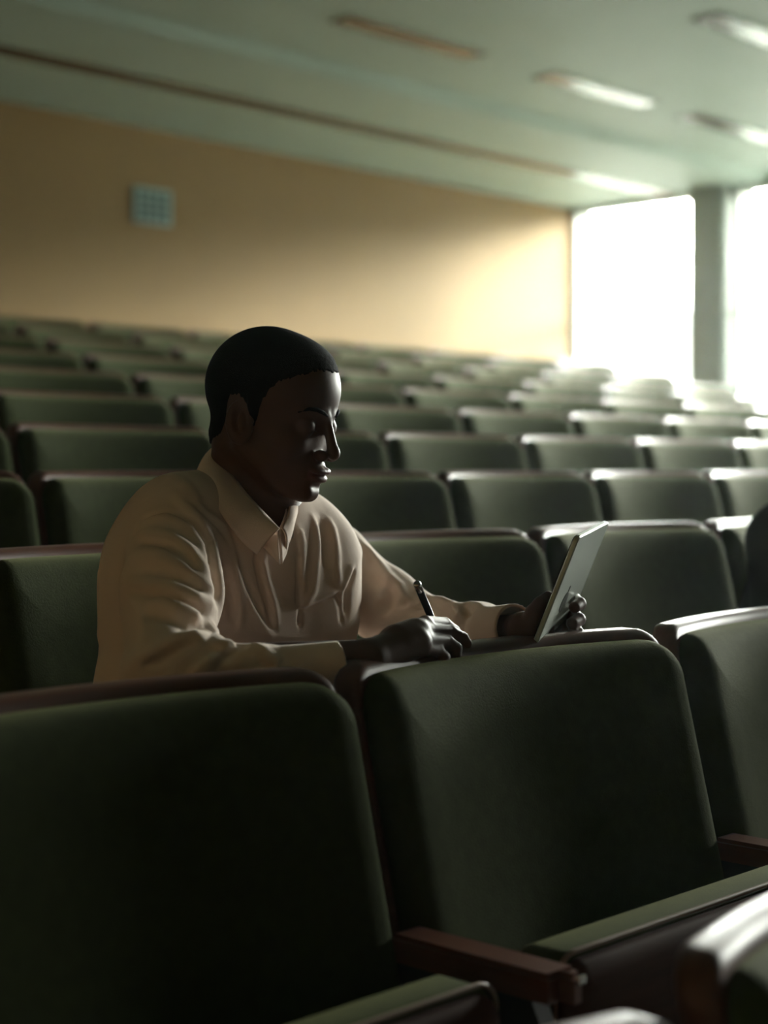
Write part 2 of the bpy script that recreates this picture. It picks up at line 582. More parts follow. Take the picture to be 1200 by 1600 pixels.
ORD = ['first', 'second', 'third', 'fourth', 'fifth', 'sixth', 'seventh', 'eighth', 'ninth', 'tenth', 'eleventh', 'twelfth', 'thirteenth', 'fourteenth']
seat_proto = build_seat()
used = False
man_seat_x = None
XEND = {-1: 6, 0: 6.4, 1: 7.0, 2: 7.4, 3: 7.8, 4: 8.1, 5: 8.4, 6: 8.6, 7: 8.7, 8: 8.9, 9: 9.1}
for k in sorted(ROWS):
    s, xj = ROWS[k]
    y = row_y(k)
    xa = xat(-14, y) - 0.02
    xb = min(xat(1215, y), XEND[k])
    cand = []
    i = -30
    while True:
        x0 = xj + i * s
        if x0 > xb:
            break
        if x0 + s > xa:
            cand.append(x0 + s / 2)
        i += 1
    if k == -1:
        cand = [c for c in cand if c + s / 2 > xat(930, y)][:2]
    for j, xc in enumerate(cand):
        is_man = (k == 1 and xc - s / 2 < 1.53 < xc + s / 2)
        is_other = (k == 1 and xc - s / 2 < 3.05 < xc + s / 2)
        if is_man or is_other:
            o = build_seat(True)
        elif not used:
            o = seat_proto
            used = True
        else:
            o = copy_tree(seat_proto)
        o.location = (xc, y, row_z(k) - (.035 if k == -1 else 0))
        if k == -1 and j == 0:
            o.location.z -= .03
        o.scale = (s / .62, 1, 1)
        if is_man:
            man_seat_x = xc
        if k == -1:
            lab = ['blurred green seat whose shiny rounded corner shows at the bottom edge',
                   'blurred green seat with bright curved top in the lower right corner',
                   'green seat barely showing beyond the lower right corner'][min(j, 2)]
        elif k == 0:
            lab = ['large dark green seat filling the lower left, under the man\'s forearm',
                   'large dark green seat in the lower middle, under the writing hand',
                   'near green seat with bright top edge at the right picture edge',
                   'near green seat just beyond the right picture edge'][min(j, 3)]
        elif is_man:
            lab = 'green seat lowered under the writing man in the cream shirt'
        elif is_other:
            lab = 'green seat lowered under the person in black at the right edge'
        else:
            rown = ["in the man's own row", 'in the first row behind the man', 'in the second row behind the man', 'in the third row behind the man',
                    'in the fourth row behind the man', 'in the fifth row behind the man', 'in the sixth row behind the man',
                    'in the seventh row behind the man', 'in the backmost row by the wall'][k - 1]
            lab = 'green tip-up seat %s, %s from the left edge' % (rown, ORD[j])
        tag(o, lab, 'seat', 'green auditorium seats in rows')

# ------------------------------------------------------------------ implicit surfaces
def smin(a, b, k):
    h = np.clip(0.5 + 0.5 * (b - a) / k, 0, 1)
    return b + (a - b) * h - k * h * (1 - h)


def smax(a, b, k):
    return -smin(-a, -b, k)


def ell(p, c, r):
    q = (p - np.asarray(c)) / np.asarray(r)
    k0 = np.sqrt((q * q).sum(-1))
    q2 = q / np.asarray(r)
    k1 = np.sqrt((q2 * q2).sum(-1)) + 1e-9
    return k0 * (k0 - 1) / k1


def cone(p, a, b, ra, rb):
    a = np.asarray(a, float)
    b = np.asarray(b, float)
    ba = b - a
    pa = p - a
    t = np.clip((pa @ ba) / (ba @ ba), 0, 1)
    d = pa - t[..., None] * ba
    return np.sqrt((d * d).sum(-1)) - (ra + (rb - ra) * t)


def sph(p, c, r):
    d = p - np.asarray(c)
    return np.sqrt((d * d).sum(-1)) - r


def chain(p, pts, rs, k=.004):
    d = None
    for i in range(len(pts) - 1):
        c = cone(p, pts[i], pts[i + 1], rs[i], rs[i + 1])
        d = c if d is None else np.minimum(d, c) if k == 0 else smin(d, c, k)
    return d


def nets(f, lo, hi, h, proj=2):
    """block-sparse surface nets"""
    B = 12
    lo = np.asarray(lo, float)
    hi = np.asarray(hi, float)
    nb = np.ceil((hi - lo) / (h * B)).astype(int)
    g = np.stack(np.meshgrid(*[np.arange(n) for n in nb], indexing='ij'), -1).reshape(-1, 3)
    cen = lo + (g + .5) * B * h
    v = np.concatenate([f(c) for c in np.array_split(cen, max(1, len(cen) // 20000))])
    act = g[np.abs(v) < B * h * .87 * 1.5 + 2 * h]
    N = nb * B + 2
    ax = np.arange(B + 1)
    loc = np.stack(np.meshgrid(ax, ax, ax, indexing='ij'), -1)
    ids, pos, quads = [], [], []
    corners = [(i, j, k) for i in (0, 1) for j in (0, 1) for k in (0, 1)]
    edges = []
    for a in range(8):
        for b in range(a + 1, 8):
            if sum(abs(corners[a][i] - corners[b][i]) for i in range(3)) == 1:
                edges.append((a, b))

    def gid(ix):
        return (ix[..., 0].astype(np.int64) * N[1] + ix[..., 1]) * N[2] + ix[..., 2]
    for ch in np.array_split(act, max(1, len(act) // 48)):
        base = ch[:, None, None, None, :] * B + loc[None]
        F = f((lo + base.reshape(-1, 3) * h)).reshape(len(ch), B + 1, B + 1, B + 1)
        S = F < 0
        cs = [F[:, i:i + B, j:j + B, k:k + B] for i, j, k in corners]
        ss = [S[:, i:i + B, j:j + B, k:k + B] for i, j, k in corners]
        cnt = sum(s.astype(np.int8) for s in ss)
        mix = (cnt > 0) & (cnt < 8)
        w = np.where(mix)
        if len(w[0]) == 0:
            continue
        acc = np.zeros((len(w[0]), 3))
        num = np.zeros(len(w[0]))
        vals = [c[w] for c in cs]
        for a, b in edges:
            va, vb = vals[a], vals[b]
            cr = (va < 0) != (vb < 0)
            t = np.where(cr, va / np.where(cr, va - vb, 1), 0)
            pa, pb = np.array(corners[a], float), np.array(corners[b], float)
            acc += np.where(cr[:, None], pa + (pb - pa) * t[:, None], 0)
            num += cr
        cell = base[w]
        pos.append(lo + (cell + acc / num[:, None]) * h)
        ids.append(gid(cell))
        for axn in range(3):
            sl0 = [slice(None)] + [slice(0, B)] * 3
            sl1 = [slice(None)] + [slice(0, B)] * 3
            sl1[axn + 1] = slice(1, B + 1)
            s0, s1 = S[tuple(sl0)], S[tuple(sl1)]
            w2 = np.where(s0 != s1)
            if len(w2[0]) == 0:
                continue
            c0 = base[w2]
            flip = s0[w2]
            u, vv = (axn + 1) % 3, (axn + 2) % 3
            du = np.zeros(3, int)
            dv = np.zeros(3, int)
            du[u] = 1
            dv[vv] = 1
            q = np.stack([gid(c0 - du - dv), gid(c0 - dv), gid(c0), gid(c0 - du)], -1)
            q[~flip] = q[~flip][:, ::-1]
            quads.append(q)
    ids = np.concatenate(ids)
    pos = np.concatenate(pos)
    quads = np.concatenate(quads)
    o = np.argsort(ids)
    ids, pos = ids[o], pos[o]
    ix = np.searchsorted(ids, quads)
    ix = np.clip(ix, 0, len(ids) - 1)
    ok = (ids[ix] == quads).all(1)
    ix = ix[ok]
    for _ in range(proj):
        e = h * .3
        v0 = f(pos)
        gr = np.stack([f(pos + np.eye(3)[i] * e) - f(pos - np.eye(3)[i] * e) for i in range(3)], -1) / (2 * e)
        g2 = (gr * gr).sum(-1) + 1e-6
        st = -(v0 / g2)[:, None] * gr
        ln = np.sqrt((st * st).sum(-1, keepdims=True)) + 1e-12
        pos = pos + st * np.minimum(1, .6 * h / ln)
    return pos, ix


def np_mesh(name, pos, quads):
    me = bpy.data.meshes.new(name)
    me.vertices.add(len(pos))
    me.vertices.foreach_set('co', pos.astype(np.float32).ravel())
    me.loops.add(len(quads) * 4)
    me.loops.foreach_set('vertex_index', quads.astype(np.int32).ravel())
    me.polygons.add(len(quads))
    me.polygons.foreach_set('loop_start', np.arange(0, len(quads) * 4, 4, dtype=np.int32))
    me.polygons.foreach_set('loop_total', np.full(len(quads), 4, dtype=np.int32))
    me.update(calc_edges=True)
    me.polygons.foreach_set('use_smooth', [True] * len(quads))
    return me


def keep_largest(pos, q, min_frac=.02):
    return pos, q


# ------------------------------------------------------------------ the man
CAM_R = np.array([math.sin(ALPHA), -math.cos(ALPHA), 0.0])
CAM_T = np.array([-math.cos(ALPHA), -math.sin(ALPHA), 0.0])     # toward the camera
UP = np.array([0, 0, 1.0])

# head frame
HS = 0.95
H_O = P(416, 648, 2.15)
yaw = R(65)
pitch = R(12)
fh = CAM_R * math.sin(yaw) + CAM_T * math.cos(yaw)
lh = CAM_R * math.cos(yaw) - CAM_T * math.sin(yaw)      # his left
HF = fh * math.cos(pitch) - UP * math.sin(pitch)
HU = UP * math.cos(pitch) + fh * math.sin(pitch)
HL = lh


def to_head(p):
    d = (p - H_O) / HS * 1000
    return np.stack([d @ HF, d @ HL, d @ HU], -1)


def head_sdf(p, extra=0):
    """p in millimetres: forward, left, up"""
    s = p.copy()
    s[..., 1] = np.abs(p[..., 1])
    d = ell(p, (-4, 0, 38), (88, 73, 80))
    d = smin(d, ell(p, (42, 0, 42), (57, 62, 62)), 22)
    d = smin(d, ell(p, (37, 0, -28), (53, 55, 70)), 22)
    d = smin(d, ell(p, (44, 0, -64), (44, 42, 36)), 16)
    d = smin(d, cone(s, (2, 50, -40), (66, 16, -90), 15, 13), 16)       # jaw
    d = smin(d, cone(p, (83, -7, -91), (83, 7, -91), 14, 14), 12)       # chin
    d = smin(d, sph(s, (64, 38, -26), 19), 18)                          # cheekbone
    d = smin(d, ell(p, (75, 0, -62), (27, 30, 24)), 14)                 # muzzle
    d = smin(d, cone(s, (91, 9, 17), (75, 44, 20), 8, 8), 9)            # brow
    d = smax(d, -ell(s, (106, 33, -1), (22, 17, 12)), 10)               # sockets
    d = smin(d, sph(s, (79, 32, -1), 14.0), 5)                          # lids over the eyes
    d = smin(d, cone(s, (93.0, 24, -5), (88, 42, -5), 1.6, 1.3), 1.5)   # lash line
    d = smax(d, -(cone(s, (94.5, 25, -8), (89, 42, -8), 1.0, 1.0)), 2)
    # nose
    d = smin(d, cone(p, (93, 0, 12), (111, 0, -27), 6.0, 7.5), 8)
    d = smin(d, sph(p, (113, 0, -32), 9.0), 6)
    d = smin(d, ell(s, (102, 14, -37), (11, 8, 8)), 5)
    d = smax(d, -ell(s, (106, 7, -44), (6, 4, 4)), 3)
    # mouth
    d = smin(d, ell(p, (100, 0, -58.5), (9, 22, 6.0)), 4)
    d = smin(d, ell(p, (97.5, 0, -69.5), (9.5, 19, 7.0)), 4)
    d = smax(d, -cone(s, (109.0, 0, -64), (92, 26, -62.5), 1.4, 1.0), 2.5)
    d = smax(d, -ell(p, (108, 0, -48), (5, 3.5, 6)), 4)
    d = smax(d, -ell(p, (102, 0, -81), (8, 16, 4)), 6)
    # ear
    e = s - np.array([1, 71, -13.0])
    ca, sa = math.cos(R(14)), math.sin(R(14))
    e = np.stack([e[..., 0] * ca + e[..., 2] * sa, e[..., 1], -e[..., 0] * sa + e[..., 2] * ca], -1)
    e[..., 1] -= np.clip(-e[..., 0], -20, 20) * .45
    ear = ell(e, (0, 0, 0), (17, 6, 30))
    ear = smax(ear, -ell(e, (3, 6, 4), (10, 6, 20)), 2.5)
    ear = smin(ear, ell(e, (5, 3, -7), (4, 4, 6)), 3)
    ear = smin(ear, ell(e, (4, 2, 2), (4.5, 4, 12)), 3)
    d = smin(d, ear, 4)
    return d


def head_w(p):
    return head_sdf(to_head(p)) * (HS / 1000)


NECK_B = P(394, 800, 2.20)
NECK_T = H_O - HU * .045 - HF * .016
# arm joints
SH_R = P(272, 824, 2.08)
EL_R = P(262, 1052, 1.85)
WR_R = P(576, 1030, 1.885)
SH_L = P(520, 874, 2.42)
EL_L = P(680, 995, 2.33)
WR_L = P(818, 984, 2.14)
HIP = np.array([1.42, 1.70, row_z(1) + .56])
CH = np.array([1.46, 1.69, row_z(1) + .80])


def body_core(p):
    d = cone(p, NECK_T, NECK_B, .050, .056)
    d = smin(d, cone(p, NECK_B, CH, .06, .10), .05)
    d = smin(d, cone(p, CH, HIP, .12, .12), .04)
    d = smin(d, cone(p, SH_R, SH_L, .05, .05), .05)
    d = smin(d, chain(p, [SH_R, P(266, 935, 1.97), EL_R, WR_R], [.040, .036, .032, .0225], .01), .02)
    d = smin(d, chain(p, [SH_L, P(598, 945, 2.385), EL_L, P(745, 994, 2.25), WR_L], [.036, .034, .030, .026, .0215], .01), .01)
    # hidden legs
    for sx in (-1, 1):
        hp = HIP + np.array([sx * .09, 0, -.06])
        kn = np.array([HIP[0] + sx * .13, 1.375, row_z(1) + .47])
        an = np.array([HIP[0] + sx * .12, 1.52, row_z(1) + .09])
        d = smin(d, chain(p, [hp, kn, an], [.075, .052, .036], .01), .02)
    return d


def finger(pts, r0, r1):
    n = len(pts)
    return [np.asarray(q, float) for q in pts], [r0 + (r1 - r0) * i / (n - 1) for i in range(n)]


# right hand (holds the pen); the back of the hand faces the camera
RH = {
    'index': finger([P(664, 974, 1.985), P(694, 976, 2.030), P(709, 987, 2.042), P(714, 996, 2.045)], .0098, .0074),
    'middle': finger([P(668, 988, 1.965), P(703, 988, 2.005), P(722, 998, 2.018), P(728, 1006, 2.020)], .0100, .0076),
    'ring': finger([P(668, 1002, 1.948), P(698, 1003, 1.985), P(712, 1013, 1.993), P(712, 1022, 1.99)], .0095, .0072),
    'little': finger([P(660, 1014, 1.935), P(684, 1017, 1.960), P(694, 1027, 1.965), P(692, 1034, 1.96)], .0085, .0064),
    'thumb': finger([P(606, 1018, 1.955), P(650, 992, 2.020), P(676, 988, 2.055), P(696, 998, 2.068)], .0140, .0088),
}
# left hand: palm behind the tablet, fingers round its far edge onto the back
LH = {
    'index': finger([P(852, 962, 2.185), P(874, 938, 2.235), P(898, 937, 2.235), P(906, 943, 2.205), P(898, 949, 2.19)], .0095, .0080),
    'middle': finger([P(852, 975, 2.180), P(874, 958, 2.238), P(897, 961, 2.235), P(905, 968, 2.205), P(894, 974, 2.188)], .0098, .0082),
    'ring': finger([P(850, 988, 2.172), P(872, 976, 2.225), P(895, 981, 2.225), P(903, 989, 2.195), P(890, 994, 2.178)], .0095, .0078),
    'little': finger([P(846, 1000, 2.165), P(866, 996, 2.205), P(884, 1002, 2.200), P(888, 1009, 2.180), P(878, 1012, 2.165)], .0082, .0066),
    'thumb': finger([P(826, 980, 2.125), P(834, 958, 2.120), P(845, 944, 2.125), P(856, 934, 2.135)], .0130, .0088),
}


def hands(p):
    d = smin(cone(p, WR_R, P(650, 996, 1.955), .0215, .020), cone(p, WR_R, P(654, 1006, 1.935), .019, .016), .01)
    d = smin(d, cone(p, P(620, 1003, 1.93), P(664, 980, 1.978), .020, .0125), .012)
    for k, (pt, rs) in RH.items():
        d = smin(d, chain(p, pt, rs, .002), .0035 if k != 'thumb' else .008)
    e = smin(cone(p, WR_L, P(846, 975, 2.175), .0215, .017), cone(p, WR_L, P(846, 992, 2.165), .020, .015), .012)
    for k, (pt, rs) in LH.items():
        e = smin(e, chain(p, pt, rs, .002), .0035 if k != 'thumb' else .008)
    return np.minimum(d, e)


def body(p):
    d = body_core(p)
    d = smin(d, head_w(p), .018)
    d = smin(d, hands(p), .006)
    return d


pos, q = nets(body, (1.0, 1.2, row_z(1) + .03), (1.95, 1.95, 1.30), .0023)
me = np_mesh('person', pos, q)
hp = to_head(pos)
base = np.array([0.088, 0.035, 0.017])
colr = np.tile(base, (len(pos), 1))
lip = np.exp(-(((hp[:, 2] + 64.5) / 8.0) ** 4)) * (hp[:, 0] > 88) * (np.abs(hp[:, 1]) < 24)
colr = colr * (1 - lip[:, None]) + np.array([0.14, 0.05, 0.038]) * lip[:, None]
ca_ = me.color_attributes.new('tint', 'FLOAT_COLOR', 'POINT')
ca_.data.foreach_set('color', np.concatenate([colr, np.ones((len(pos), 1))], 1).astype(np.float32).ravel())
man = link('person', me, M['skin'])
tag(man, 'young person in a cream button shirt looking down, writing and holding a tablet', 'person')

# hair ------------------------------------------------
HLX = np.array([-120, -80, -62, -40, -30, -22, -6, 6, 12, 20, 34, 46, 60, 80, 110], float)
HLU = np.array([-70, -62, -50, -36, -10, 20, 24, 14, -20, -10, 46, 62, 70, 75, 77], float)


def hair_sdf(p):
    h_ = to_head(p)
    # skull without ears for the hair volume
    d = ell(h_, (-4, 0, 38), (88, 73, 80))
    d = smin(d, ell(h_, (42, 0, 42), (57, 62, 62)), 22)
    d = smin(d, ell(h_, (37, 0, -28), (53, 55, 70)), 22)
    d = smin(d, cone(h_, (-24, 0, -40), (-14, 0, -110), 50, 50), 18)
    g = np.interp(h_[:, 0], HLX, HLU)
    g = g + 1.5 * np.sin(h_[:, 0] * .9 + 2 * np.sin(h_[:, 1] * .5)) - np.clip(np.abs(h_[:, 1]) - 30, 0, 30) * .35 * (h_[:, 0] > 30)
    d = d - (.6 + 3.2 * np.clip((h_[:, 2] - g) / 22, 0, 1))
    d = smax(d, (g - h_[:, 2]) * .55, 2)
    return d * (HS / 1000)


pos, q = nets(hair_sdf, H_O - .15, H_O + .16, .0024, 1)
link('hair', np_mesh('hair', pos, q), M['hair'], man)
# eyebrows
for sg in (-1, 1):
    pts = []
    for (f_, l_, u_) in ((98, 11, 17), (97, 20, 21), (93, 31, 24), (84, 42, 23), (75, 49, 18)):
        pp = np.array([[f_, l_ * sg, u_]], float)
        for _ in range(12):
            v0 = head_sdf(pp)
            e_ = .5
            gr = np.array([[(head_sdf(pp + np.eye(3)[i] * e_) - head_sdf(pp - np.eye(3)[i] * e_))[0] / (2 * e_) for i in range(3)]])
            pp = pp - (v0 - .7)[:, None] * gr
        w = H_O + (HF * pp[0, 0] + HL * pp[0, 1] + HU * pp[0, 2]) * HS / 1000
        pts.append(tuple(w))
    e_ = link('eyebrow', tube_mesh('eyebrow', pts, [.0012, .0028, .003, .0022, .0008], n=8), M['hair'], man, True)
    e_['label'] = 'dark eyebrow'

# shirt ------------------------------------------------
CUFF_R = P(530, 1043, 1.868)
CUFF_L = P(806, 983, 2.155)


def shirt_base(p):
    # trunk
    d = cone(p, NECK_B + np.array([0, .02, -.055]), CH + np.array([0, 0, .0]), .085, .125)
    top = np.minimum(cone(p, NECK_B + np.array([0, .01, -.03]), SH_R + np.array([.02, .01, .006]), .064, .056),
                     cone(p, NECK_B + np.array([0, .01, -.03]), SH_L + np.array([-.01, 0, .0]), .062, .046))
    d = smin(d, top, .06)
    chl = cone(p, CH + np.array([-.075, -.01, .02]), CH + np.array([.095, -.02, .02]), .115, .098)
    d = smin(d, chl, .06)
    bel = cone(p, CH + np.array([-.072, 0, -.06]), HIP + np.array([-.072, -.00, -.05]), .105, .115)
    ber = cone(p, CH + np.array([.08, -.01, -.06]), HIP + np.array([.08, -.01, -.05]), .11, .11)
    d = smin(d, smin(bel, ber, .06), .05)
    return d


def sleeve_r(p):
    d = chain(p, [SH_R, P(268, 933, 1.98), EL_R, P(310, 1062, 1.84), P(400, 1060, 1.842), P(460, 1052, 1.85)],
              [.057, .059, .048, .045, .034, .031], .02)
    return d


def cuff_cut(d, p, a, b):
    n_ = (b - a) / np.linalg.norm(b - a)
    return np.maximum(d, (p - b) @ n_)


def sleeve_l(p):
    return chain(p, [SH_L, P(598, 945, 2.385), EL_L, P(745, 994, 2.25), P(772, 989, 2.20)],
                 [.052, .050, .050, .042, .034], .02)


def shirt_raw(p):
    d = shirt_base(p)
    d = smin(d, sleeve_r(p), .022)
    d = smin(d, sleeve_l(p), .022)
    return d


CAMP = np.array([0, 0, CAMZ])


def hit(f, px, py, z0=1.6):
    dirv = P(px, py, 1.0) - CAMP
    dn = dirv / np.linalg.norm(dirv)
    t = z0
    for _ in range(90):
        v = f((CAMP + dn * t)[None])[0]
        t += v * .8
        if abs(v) < 2e-4 or t > 3.2:
            break
    if abs(v) > 2e-3:
        return None
    return CAMP + dn * t


# creases: pixel polylines laid onto the cloth (half width in m, height in m, + ridge / - valley)
ZS = 1 / 2.553


def z2(pts):
    return [(130 + x * ZS, 680 + y * ZS) for x, y in pts]


FOLDS = [
    # armhole seam and its folds
    (z2([(205, 400), (235, 335), (300, 310), (380, 318), (440, 350), (490, 420), (520, 500)]), .004, -.005),
    (z2([(240, 350), (330, 325), (420, 370), (470, 440), (490, 540)]), .006, .006),
    (z2([(220, 400), (330, 400), (420, 450), (470, 520), (490, 600)]), .007, .007),
    (z2([(230, 430), (330, 435), (400, 480), (450, 560)]), .006, -.006),
    (z2([(200, 480), (300, 480), (400, 530), (470, 590), (520, 640)]), .008, .007),
    (z2([(190, 540), (300, 540), (390, 575), (470, 640)]), .007, -.007),
    (z2([(140, 595), (230, 600), (360, 610), (450, 650), (520, 690)]), .009, .009),
    (z2([(160, 620), (260, 625), (380, 655), (480, 710)]), .006, -.008),
    (z2([(280, 660), (380, 690), (470, 740), (540, 800)]), .009, .008),
    (z2([(230, 700), (330, 730), (430, 770), (500, 790)]), .008, -.006),
    # elbow
    (z2([(190, 930), (260, 880), (350, 830), (440, 800), (520, 790), (545, 830)]), .009, .010),
    (z2([(220, 920), (300, 895), (380, 850), (450, 820)]), .006, -.008),
    (z2([(400, 800), (450, 770), (510, 770)]), .008, -.007),
    (z2([(390, 970), (430, 920), (490, 870), (550, 850)]), .006, -.010),
    (z2([(430, 975), (500, 900), (570, 845), (600, 835)]), .008, .009),
    (z2([(500, 970), (560, 890), (620, 850), (660, 860)]), .007, -.005),
    (z2([(570, 960), (640, 880), (690, 850), (730, 880)]), .008, .006),
    (z2([(700, 860), (740, 890), (790, 915)]), .006, .004),
    (z2([(690, 900), (730, 920), (770, 925)]), .006, -.004),
    # chest verticals
    (z2([(360, 240), (440, 320), (510, 370), (560, 440), (600, 560), (640, 700), (650, 830)]), .006, .0055),
    (z2([(390, 235), (480, 310), (560, 370), (590, 470), (630, 590), (680, 700), (745, 800)]), .006, .0055),
    (z2([(400, 280), (470, 350), (520, 430), (535, 560), (545, 700), (540, 820)]), .007, .007),
    (z2([(500, 420), (510, 530), (525, 660)]), .006, -.010),
    (z2([(560, 520), (580, 620), (610, 740), (620, 830)]), .007, -.005),
    (z2([(575, 590), (600, 560), (620, 640), (625, 760)]), .005, .0045),
    (z2([(610, 480), (650, 590), (710, 720), (760, 770)]), .006, -.005),
    # placket
    (z2([(735, 400), (700, 440), (695, 500), (715, 590), (740, 670), (755, 750), (757, 860)]), .0045, -.010),
    (z2([(745, 410), (712, 450), (708, 505), (728, 590), (752, 670), (768, 750), (770, 860)]), .005, .006),
    (z2([(860, 470), (858, 560), (860, 680), (865, 850)]), .004, -.006),
    # far chest
    (z2([(860, 370), (875, 430), (868, 520), (858, 600)]), .006, .004),
    (z2([(920, 330), (935, 430), (925, 540), (915, 620), (880, 680)]), .006, .006),
    (z2([(985, 340), (1005, 430), (1010, 530), (1020, 600)]), .006, .005),
    (z2([(955, 330), (970, 430), (970, 530)]), .007, -.005),
    (z2([(1110, 430), (1080, 530), (1055, 610), (1050, 720)]), .005, -.006),
    (z2([(1100, 440), (1065, 540), (1035, 620)]), .006, .005),
    # pocket
    (z2([(868, 690), (900, 680), (960, 655), (1015, 630)]), .004, .006),
    (z2([(868, 697), (900, 688), (960, 662), (1015, 640)]), .0035, -.008),
    (z2([(868, 690), (866, 760), (870, 850)]), .0035, -.005),
    (z2([(1015, 640), (1030, 690), (1035, 750)]), .0035, -.005),
    # far sleeve
    ([(566, 850), (590, 880), (604, 902), (600, 930)], .008, .007),
    ([(572, 900), (596, 912), (612, 930), (606, 955)], .007, -.008),
    ([(600, 900), (620, 915), (628, 935), (610, 965)], .008, .007),
    ([(560, 955), (600, 950), (640, 945)], .007, -.006),
    ([(575, 985), (620, 965), (650, 945)], .008, .006),
    ([(680, 932), (705, 945), (718, 962), (712, 985)], .008, .009),
    ([(700, 932), (725, 945), (738, 962)], .007, -.007),
    ([(720, 945), (745, 948), (762, 965), (758, 985)], .008, .006),
    ([(755, 955), (775, 965), (785, 985)], .006, -.004),
    # back and flank
    ([(165, 880), (160, 940), (158, 1010)], .012, .006),
    ([(185, 935), (200, 970), (205, 1020)], .010, -.007),
    ([(265, 745), (290, 760), (312, 790)], .007, .004),
]
fold_data = []
for pl, hw, hh in FOLDS:
    pts3 = [hit(shirt_raw, x, y) for x, y in pl]
    # keep only runs that actually lie on the cloth
    pts3 = [q_ for q_ in pts3 if q_ is not None]
    runs = [[]]
    for q_ in pts3:
        if runs[-1] and np.linalg.norm(q_ - runs[-1][-1]) > .12:
            runs.append([])
        runs[-1].append(q_)
    pts3 = max(runs, key=len)
    if len(pts3) > 1:
        fold_data.append((pts3, hw, hh))


def shirt(p):
    d = shirt_raw(p)
    # large soft buckling
    w = np.sin(p[:, 0] * 31 + 2 * np.sin(p[:, 2] * 17)) * np.sin(p[:, 2] * 26 + 3 * p[:, 1] * 9) * .0022
    d = d - w
    near = np.abs(d) < .05
    pn = p[near]
    dn_ = d[near].copy()
    if len(pn):
        for pts3, hw, hh in fold_data:
            lo_ = np.min(pts3, 0) - .05
            hi_ = np.max(pts3, 0) + .05
            mk = ((pn > lo_) & (pn < hi_)).all(1)
            if not mk.any():
                continue
            pm = pn[mk]
            dist = None
            tot = len(pts3) - 1
            tt = None
            for i in range(tot):
                a, b = pts3[i], pts3[i + 1]
                ba = b - a
                t = np.clip(((pm - a) @ ba) / (ba @ ba + 1e-12), 0, 1)
                dd = pm - a - t[:, None] * ba
                dd = np.sqrt((dd * dd).sum(-1))
                u = (i + t) / tot
                if dist is None:
                    dist, tt = dd, u
                else:
                    sel = dd < dist
                    dist = np.where(sel, dd, dist)
                    tt = np.where(sel, u, tt)
            taper = np.clip(np.minimum(tt, 1 - tt) * 6 + .25, 0, 1)
            dn_[mk] -= 1.25 * hh * taper * np.exp(-(dist / (hw * 1.15)) ** 2)
    d[near] = dn_
    # cuffs
    c1 = cuff_cut(cone(p, P(452, 1053, 1.848), CUFF_R, .0325, .0305), p, P(452, 1053, 1.848), CUFF_R)
    c2 = cuff_cut(cone(p, P(768, 989, 2.20), CUFF_L, .0355, .034), p, P(768, 989, 2.20), CUFF_L)
    d = smin(d, np.minimum(c1, c2), .003)
    n1 = (CUFF_R - P(452, 1053, 1.848))
    n1 /= np.linalg.norm(n1)
    n2 = (CUFF_L - P(768, 989, 2.20))
    n2 /= np.linalg.norm(n2)
    # hollow the cuffs round the wrists
    d = smax(d, -(cone(p, CUFF_R - n1 * .02, CUFF_R + n1 * .04, .026, .028)), .002)
    d = smax(d, -(cone(p, CUFF_L - n2 * .02, CUFF_L + n2 * .04, .029, .031)), .002)
    # neck opening
    d = smax(d, -cone(p, NECK_B + UP * .12 + np.array([-.01, -.01, 0]), NECK_B + np.array([-.022, -.030, -.02]), .056, .054), .006)
    # hem
    d = np.maximum(d, (row_z(1) + .50) - p[:, 2])
    return d


pos, q = nets(shirt, (0.95, 1.2, row_z(1) + .48), (2.0, 1.95, 1.14), .0020, 2)
shirt_o = link('shirt', np_mesh('shirt', pos, q), M['shirt'], man)


# collar: rows of points from the left front round the back to the right front
def sheet(name, A, B, thick, mid=None, n=40, mrows=8):
    A = np.array(A)
    B = np.array(B)

    def resample(pts):
        out = []
        m_ = len(pts)
        for i in range(n + 1):
            u = i / n * (m_ - 1)
            j = min(int(u), m_ - 2)
            t = u - j
            p0, p1, p2, p3 = pts[max(j - 1, 0)], pts[j], pts[j + 1], pts[min(j + 2, m_ - 1)]
            out.append(.5 * ((2 * p1) + (-p0 + p2) * t + (2 * p0 - 5 * p1 + 4 * p2 - p3) * t * t + (-p0 + 3 * p1 - 3 * p2 + p3) * t ** 3))
        return np.array(out)
    a, b = resample(A), resample(B)
    vs, fs = [], []
    for i in range(n + 1):
        for j in range(mrows + 1):
            t = j / mrows
            p = a[i] * (1 - t) + b[i] * t
            if mid is not None:
                p = p + mid(a[i], b[i], t)
            vs.append(tuple(p))
    W = mrows + 1
    for i in range(n):
        for j in range(mrows):
            fs.append((i * W + j, i * W + j + 1, (i + 1) * W + j + 1, (i + 1) * W + j))
    me = pydata(name, vs, fs)
    o = link(name, me, M['shirt'], man, True)
    md = o.modifiers.new('thickness', 'SOLIDIFY')
    md.thickness = thick
    md.offset = 0
    md.use_rim = True
    return o


nc = NECK_B


def bulge(a, b, t):
    m_ = (a + b) / 2
    out = m_ - nc
    out[2] = 0
    out = out / (np.linalg.norm(out) + 1e-9)
    return (out + UP * .5) * (.008 if m_[1] < nc[1] + .01 else .003) * math.sin(math.pi * t)


